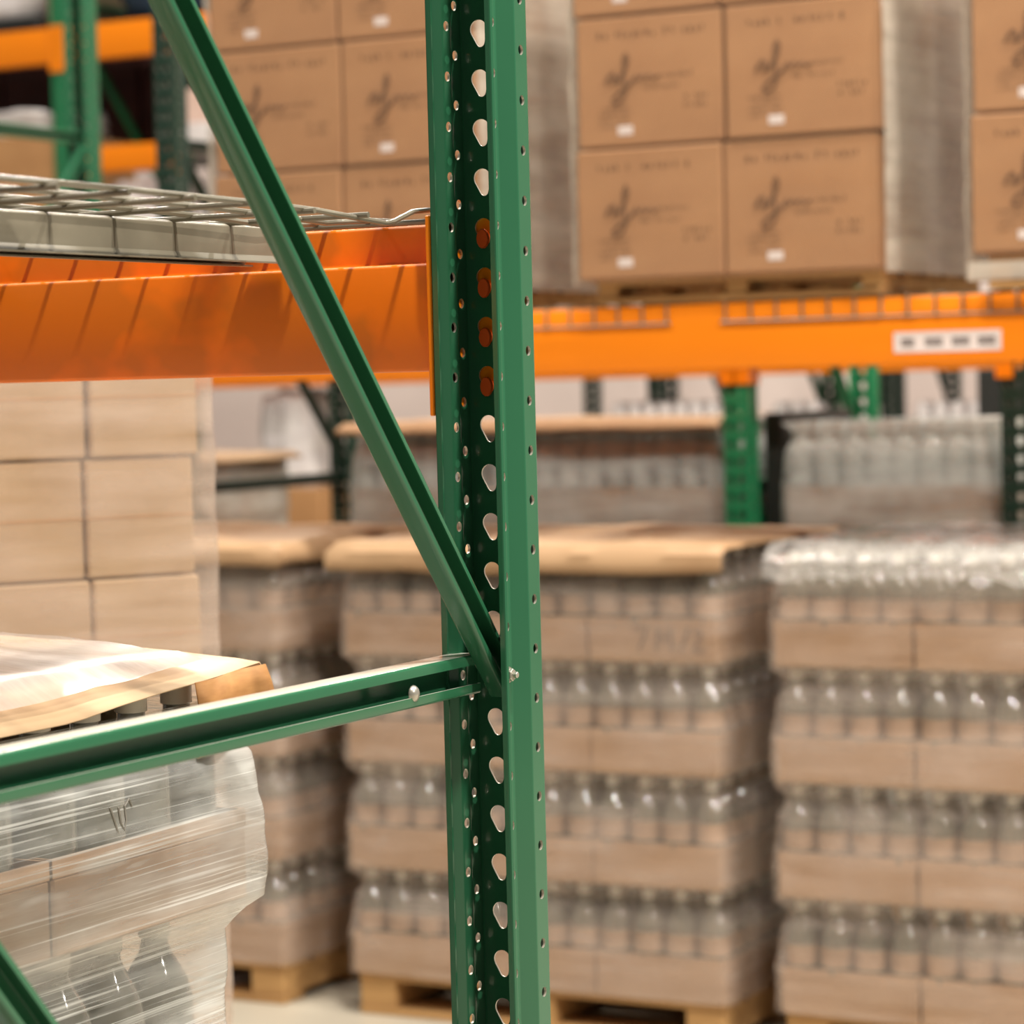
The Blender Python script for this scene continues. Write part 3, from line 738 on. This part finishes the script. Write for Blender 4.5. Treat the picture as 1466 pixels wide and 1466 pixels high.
MAT['film_side'] = film_mat('loose_cloudy_film', .4, 1.05, (1.4, 17, 1), tint=(220, 212, 198), tilt=-.22, amount=.85, facing=0, rough=.12)
carton_pallet('left carton stack above the bright beam', -3.955, 11)
carton_pallet('middle carton stack above the bright beam', -2.925, 12)
carton_pallet('right carton stack above the bright beam', -1.955, 13, ph=.078, skirt=.06)
# wrapped goods lying at the right end, under the right stack (film over the pallet edge)

# ------------------------------------------------------------------ third row, back to back with the second
simple_frame('shade-darkened green rack frame with a full-width post, farther of the back-to-back pair', -5.09, 7.25, COLUMN_SHADED, MAT['green_shaded'])
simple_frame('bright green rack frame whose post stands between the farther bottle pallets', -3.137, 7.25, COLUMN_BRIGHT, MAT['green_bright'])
beam('orange beam just behind the bright beam, ending at the bright green post', -5.045, -3.183, 7.247, 1.60, 1.75, -1, MAT['orange'])
beam('orange beam just behind the bright beam, right of the bright green post', -3.091, -2.362, 7.247, 1.60, 1.75, -1, MAT['orange'])
simple_frame('dark rack frame behind the right floor pallet', -2.312, 7.25, COLUMN_SHADED, MAT['green_shaded'])
SC = (.927, 1, 1.17)
bottle_pallet('the farther bottle pallet left of green post', -4.462, 4, 2, 7.3, .195, 21, top_full=True, film='film_milky', sc=SC, ph=.195)
bottle_pallet('the farther bottle pallet right of green post', -3.012, 2, 2, 7.3, .195, 22, film='film_milky', sc=SC, ph=.195)
sheet('kraft_sheet', 'pale brown paper sheet on the wrapped bottle pallet behind the centre', -4.474, -3.192, 7.285, 7.79, .195+4*CH*1.17+.012, (.02, 0, .035, 0), MAT['paper'], 6, .006)
# cartons beyond the dark frame
LCW, LCD, LCH = .5, .29, .2
LC = case_box_mesh(LCW, LCD, LCH, 'carton', MAT['kraft'], .004)
wood_pallet('wooden pallet behind the dark frame at left', -5.80, 7.3, .53, .9, .14, 0)
for k in range(6):
    for j in range(3):
        tag(link('cardboard_box', LC, None, (-5.785+jit(.004), 7.31+j*.295+jit(.004), .14+k*.2+(.09 if 0 else 0))), f'carton behind dark frame at left, {["lowest", "second", "third", "fourth", "fifth", "topmost"][k]} row, {["front", "middle", "back"][j]}', 'box', 'cartons behind the dark frame at left')
film_shell('stretch_film', 'cloudy film around the cartons behind the dark frame at left', -5.805, -5.262, 7.288, 8.215, [(.14, 0), (.7, 0), (1.345, .004)], MAT['film_milky'], 23)
sheet('kraft_sheet', 'pale paper sheet on the cartons behind the dark frame at left', -5.812, -5.256, 7.280, 8.215, 1.356, (.01, .03, .03, .02), MAT['paper'], 8, .006)

# ------------------------------------------------------------------ far row
YR = 10.8
simple_frame('bright green far rack frame at upper left holding the far orange beams', -8.2, YR, COLUMN_BRIGHT, MAT['green_bright'])
simple_frame('bright green far rack frame behind the middle of the bright orange beam', -4.642, YR, COLUMN_BRIGHT, MAT['green_bright'])
for x0_, x1_, tx in ((-11.7, -8.247, 'left bay of the far rack'), (-8.153, -4.69, 'middle bay of the far rack'), (-4.594, -1.1, 'right bay of the far rack')):
    beam(f'orange upper beam, {tx}', x0_, x1_, YR-.003, 3.175, 3.345, -1, MAT['orange'])
    beam(f'orange lower beam, {tx}', x0_, x1_, YR-.003, 1.58, 1.74, -1, MAT['orange'])
    mb = MB(); mb.box(x0_, x1_, YR-.0, YR+1.05, 3.346, 3.352); tag(mb.obj('deck_panel', MAT['dark']), f'dark deck panel on the upper beam, {tx}', 'deck')
    mb = MB(); mb.box(x0_, x1_, YR-.0, YR+1.05, 1.741, 1.747); tag(mb.obj('deck_panel', MAT['dark']), f'dark deck panel on the lower beam, {tx}', 'deck')
beam('short orange beam between the two dark posts, below the upper one', -8.02, -7.56, YR-.003, 2.632, 2.756, -1, MAT['orange'])
def lump(name, label, cat, x0, x1, y0, y1, z0, z1, mat, seed=0, amp=.03, step=.09, group=None):
    """soft wrapped bundle: a rounded, dented block"""
    bm = bmesh.new(); bmesh.ops.create_cube(bm, size=1)
    bmesh.ops.subdivide_edges(bm, edges=bm.edges, cuts=7, use_grid_fill=True)
    cx, cy, cz = (x0+x1)/2, (y0+y1)/2, (z0+z1)/2
    for v in bm.verts:
        p = v.co*2; q = Vector((p.x*(1-.12*p.y*p.y-.08*p.z*p.z), p.y*(1-.12*p.x*p.x), p.z*(1-.05*(p.x**2+p.y**2))))
        d = noise.noise(Vector((q.x*2+seed, q.y*2, q.z*2)))*amp*2
        v.co = (cx+q.x*(x1-x0)/2+d*p.x, cy+q.y*(y1-y0)/2+d*p.y, max(z0, cz+q.z*(z1-z0)/2+(d*p.z if p.z > 0 else 0)))
        if p.z < -.99: v.co.z = z0
    for f in bm.faces: f.smooth = True
    me = bpy.data.meshes.new(name); bm.to_mesh(me); bm.free(); me.materials.append(mat)
    return tag(link(name, me), label, cat, group)
def crate(name, label, x0, x1, y0, y1, z0, z1, mat, group=None, cat='box', tape=True):
    t = thing(name, label, cat, (x0, y0, z0), 0, group); w_, d_, h = x1-x0, y1-y0, z1-z0
    mb = MB(); mb.box(0, w_, 0, d_, 0, h, .006); mb.obj('carton_body', mat, t)
    if not tape: return t
    mb = MB(); mb.box(w_/2-.025, w_/2+.025, -.001, d_, h-.0005, h+.0008); mb.box(w_/2-.025, w_/2+.025, -.0012, 0, h*.72, h); mb.obj('tape', MAT['kraft_light'], t)
    return t
lump('wrapped_bundle', 'white wrapped bundle on the far upper beam at the top left corner', 'bundle', -9.4, -8.36, 10.85, 11.7, 3.42, 3.9, MAT['white_pack'], 1)
mb = MB(); mb.box(-9.4, -8.34, 10.84, 11.7, 3.353, 3.42, .01); tag(mb.obj('black_tray', MAT['dark']), 'black tray under the white bundle at the top left corner', 'tray')
crate('cardboard_box', 'tan carton between the white bundle and the bright green far post', -8.33, -8.22, 10.9, 11.5, 3.353, 3.75, MAT['kraft_light'])
lump('tarpaulin_bundle', 'dark blue tarpaulin bundle on the far upper beam beside the two dark posts', 'bundle', -8.0, -6.9, 10.83, 11.8, 3.353, 3.9, MAT['blue_dark'], 3)
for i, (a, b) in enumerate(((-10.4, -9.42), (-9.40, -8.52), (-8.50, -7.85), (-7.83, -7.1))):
    crate('cardboard_box', f'added maroon box filling the shade under the far orange beam, {["first", "second", "third", "fourth"][i]} from left', a, b, 11.9, 12.4, 2.84, 3.36, MAT['maroon'], 'maroon shade boxes in the far rack')  # added boxes; their maroon stands for the shade under the beam
mb = MB(); mb.box(-10.5, -7.0, 11.88, 12.5, 2.78, 2.838); tag(mb.obj('added_shelf_board', MAT['dark']), 'added dark board under the added maroon boxes of the far rack', 'shelf')
for k in range(2):
    crate('cardboard_box', f'large tan carton behind the wire deck at far left, {["lower", "upper"][k]} of two', -9.3, -8.26, 10.82, 11.5, 1.748+k*.546, 1.748+(k+1)*.546-.003, MAT['kraft'])
lump('plastic_sheet', 'crumpled pale plastic on the large tan carton at far left', 'plastic sheet', -9.3, -8.27, 10.82, 11.4, 2.838, 2.96, MAT['white_pack'], 5, .02)
lump('wrapped_bundle', 'white wrapped bundle under the short orange beam between the dark posts', 'bundle', -8.0, -7.63, 10.85, 11.4, 1.748, 2.60, MAT['white_pack'], 7, .02)
crate('cardboard_box', 'pale pink carton right of the dark post, over a white one', -7.52, -7.0, 10.85, 11.4, 2.84, 3.0, MAT['pink_pack'])
crate('cardboard_box', 'white carton under the pale pink one, right of the dark post', -7.52, -7.0, 10.83, 11.4, 2.70, 2.838, MAT['white_pack'])
lump('wrapped_bundle', 'white bundle right of the dark post, behind the edge of the wire deck', 'bundle', -7.48, -7.1, 10.88, 11.3, 2.28, 2.66, MAT['white_pack'], 9, .02)
crate('cardboard_box', 'tall pale carton under the white bundle right of the dark post', -7.55, -7.1, 10.84, 11.3, 1.748, 2.278, MAT['kraft_light'])
# white-capped goods on the floor of the far row and the dark posts beyond
def capped_pack(label, x0, n, y, ztop, group):
    t = thing('bottle_pack', label, 'bottle pack', (x0, y, 0), 0, group)
    mb = MB(); mb.box(0, n*.075, 0, .6, 0, ztop-.09, .01); mb.obj('wrapped_base', MAT['dark'], t)
    cm = MB(); cm.lathe([(.032, 0), (.034, .012), (.033, .05), (.026, .075), (.012, .086), (.0001, .088)], 12); me = cm.mesh('cap', MAT['white_pack'])
    for i in range(n):
        for j in range(2): link('cap', me, t, (.0375+.075*i, .0375+j*.075, ztop-.09))
    return t
capped_pack('white-capped bottle pack seen under the beam, left of the bright green post', -5.33, 8, 10.9, 1.475, 'white-capped packs under the beam')
capped_pack('white-capped bottle pack just right of the bright green post', -4.56, 3, 10.9, 1.463, 'white-capped packs under the beam')
capped_pack('white-capped bottle pack between two dark far posts', -4.24, 2, 10.9, 1.46, 'white-capped packs under the beam')
capped_pack('white-capped bottle pack under the right end of the beam', -3.92, 9, 10.9, 1.452, 'white-capped packs under the beam')
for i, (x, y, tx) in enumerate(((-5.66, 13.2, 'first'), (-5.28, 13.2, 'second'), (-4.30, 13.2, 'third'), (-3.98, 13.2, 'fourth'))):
    simple_frame(f'dark far rack frame in the gap under the beam, {tx} from the left', x-.9, y, COLUMN_SHADED, MAT['green_shaded'], zmax=4.3)
for i, (a, b, z0, z1) in enumerate(((-6.95, -6.2, 1.5, 1.95), (-5.2, -4.5, 1.46, 1.9), (-4.0, -3.3, 1.44, 1.9))):
    pass
lump('wrapped_bundle', 'bright white bundle under the beam left of the diagonal brace', 'bundle', -7.15, -6.86, 10.86, 11.3, 1.10, 1.56, MAT['white_pack'], 13, .015)
crate('cardboard_box', 'carton under the bright white bundle left of the diagonal brace', -7.4, -6.8, 10.84, 11.4, 0, 1.098, MAT['kraft'])
crate('shade_slab', 'added black slab as shade just right of the bright green post', -3.090, -3.033, 7.345, 7.9, 0, 1.47, MAT['dark'], cat='bundle', tape=False)  # added slab; its black is the shade on the farther pallet's side

crate('dark_backing', 'added black block darkening the view behind the dark frame at the right edge', -3.2, -2.6, 9.6, 10.2, 0, 1.58, MAT['dark'], cat='block', tape=False)  # added block, darkens what shows through the holes of the post

# ------------------------------------------------------------------ pale carton stack left, beyond the foreground beam
ang = math.atan2(.847, .532); cwd, cht, cdp = .182, .184, .34
PR = Vector((-2.433, 3.529)); dv = Vector((.532, .847)); nv = Vector((-.847, .532))
PC = case_box_mesh(cwd-.006, cdp, cht-.003, 'carton', MAT['kraft_light'], .004)
tp = MB(); tp.box(.0, cwd-.006, -.0008, 0, cht/2-.0012, cht/2+.0012); TAPE = tp.mesh('flap_joint', MAT['kraft'])
o0 = PR-dv*(4*cwd)
wood_pallet('wooden pallet under the pale carton stack at left', o0.x, o0.y, 4*cwd, .42, .19, 0, ang)
for k in range(8):
    for i in range(4):
        p = PR-dv*(cwd*(i+1)+jit(.0015)-(.004 if k % 2 else -.003))+nv*(.004+jit(.003)); z = .194+k*cht
        t = thing('cardboard_box', f'pale carton, {["lowest", "second", "third", "fourth", "fifth", "sixth", "seventh", "topmost"][k]} row, {["right end", "second from right", "third from right", "left end"][i]}, pale stack at left', 'box', (p.x, p.y, z), ang, 'cartons of the pale stack at left')
        link('carton_body', PC, t); link('flap_joint', TAPE, t)
film_shell('stretch_film', 'clear film around the pale carton stack at left', -.022, 4*cwd+.022, -.020, .375, [(.20, 0), (.9, 0), (1.68, 0)], MAT['film'], 31, .010, .003, rz=ang, org=(o0.x, o0.y))

# ------------------------------------------------------------------ near wrapped pallet, bottom left
NX, NY1 = -1.625, 2.432
for k in range(2): wood_pallet(f'wooden pallet under the near wrapped load, {["lower", "upper"][k]} of two', -2.64, 1.42, 1.0, 1.0, .1145, k*.1155)
WN = 'near wrapped load'
for k in range(4):
    z = .2315+k*.2695; dx = (0, 0, -.034, 0)[k]; dy = (0, 0, -.034, 0)[k]
    for j in range(3):                                             # along y, long side of the tray on the right face
        for i in range(4):
            if k < 3 and i > 0: continue
            rows_ = [(a, b) for a in range(4) for b in (0, 1)] if i == 0 else []
            if i == 0 and j == 0: rows_ += [(3, 2)]
            x = NX+dx-CD*i; y = NY1+dy-CW*(j+1)
            o = bottle_case(x+jit(.001), y+jit(.001), z, f'bottle tray, {ORD[3-k]} layer, {["far end", "middle", "near end"][j]}, {["right face", "second row in", "third row in", "fourth row in"][i]}, {WN}', 'bottle trays of the near wrapped load', rows_, math.pi/2, (1, 1, .905 if k == 3 else 1), BOTTLE_DARK)
            if k == 3:
                for b in o.children:
                    if b.name.startswith('bottle'): b.location.x = .17+(b.location.x-.17)*.94-.012; b.location.y = .1275+(b.location.y-.1275)*.94
lv = [(.24, -.013), (.735, -.013), (.765, .012), (.785, .018), (.9, .020), (1.010, .020), (1.028, .008), (1.040, -.012), (1.07, -.016), (1.137, -.013), (1.16, -.009), (1.198, -.006), (1.222, .008), (1.245, .020), (1.256, .024)]
film_shell('stretch_film', 'milky creased stretch film around the near wrapped load at bottom left', -2.65, NX+.004, 1.33, NY1+.004, lv, MAT['film_near'], 41, .022, .005, .018, .011)
sh = sheet('kraft_sheet', 'large pale brown paper sheet on top of the near wrapped load', -2.66, NX+.008, 1.40, NY1+.014, 1.287, (0, 0, 0, .012), MAT['paper_pale'], 12, .006, .03)
def crown(p):
    """the sheet is domed across the load and droops over its right edge towards the near end"""
    u = min(1, max(0, (p.x+2.66)/(2.66+NX+.008))); e = min(1, max(0, (p.x-(NX-.042))/.045)); e = e*e*(3-2*e)
    p.z += .027*math.sin(math.pi*u)**.8 - e*max(0, .052*(2.45-p.y))
for v in sh.data.vertices: crown(v.co)
fl = MB(); n = 8; vs = []
for i in range(n+1):
    y = 2.322+(2.448-2.322)*i/n
    for j in range(5):
        zz = 1.2885-.05*(2.448-y)-j*.0165-(.012*(1-i/n) if j else 0); vs.append((NX+.010+.006*math.sin(j*.8)+.004*math.sin(i*.9), y+(.004*j if i == n else 0), zz))
fl.add(vs, [(i*5+j, (i+1)*5+j, (i+1)*5+j+1, i*5+j+1) for i in range(n) for j in range(4)], 0, True)
f_ = fl.obj('folded_flap', MAT['paper_flap'], sh); f_['label'] = 'brown flap hanging at the corner'; sm = f_.modifiers.new('thick', 'SOLIDIFY'); sm.thickness = .002
top_film('film_cover', 'white glossy film stretched over the paper sheet of the near wrapped load', -2.6, NX-.005, 1.41, 2.36, 1.304, MAT['film_top'], 15, .004, .03)
for v in [q for q in COL.objects if q.get('label', '').startswith('white glossy film')][0].data.vertices: crown(v.co)
mk2 = MB()
ribbon(mk2, [(0, .022), (.006, .010), (.012, -.006)], .0013, 0); ribbon(mk2, [(.014, .020), (.017, .004), (.022, -.004), (.026, .006), (.024, .020), (.031, .026), (.036, .018)], .0013, 0)
m2o = mk2.obj('marker_writing', base('faded_grey_marker', (138, 134, 126), .8)[0]); 
host = [q for q in COL.objects if q.get('label', '').startswith('milky creased stretch film')][0]
m2o.parent = host; m2o.location = (NX+.0145, 2.165, 1.155); m2o.rotation_euler = (0, 0, math.pi/2); m2o['label'] = 'dark marker strokes'
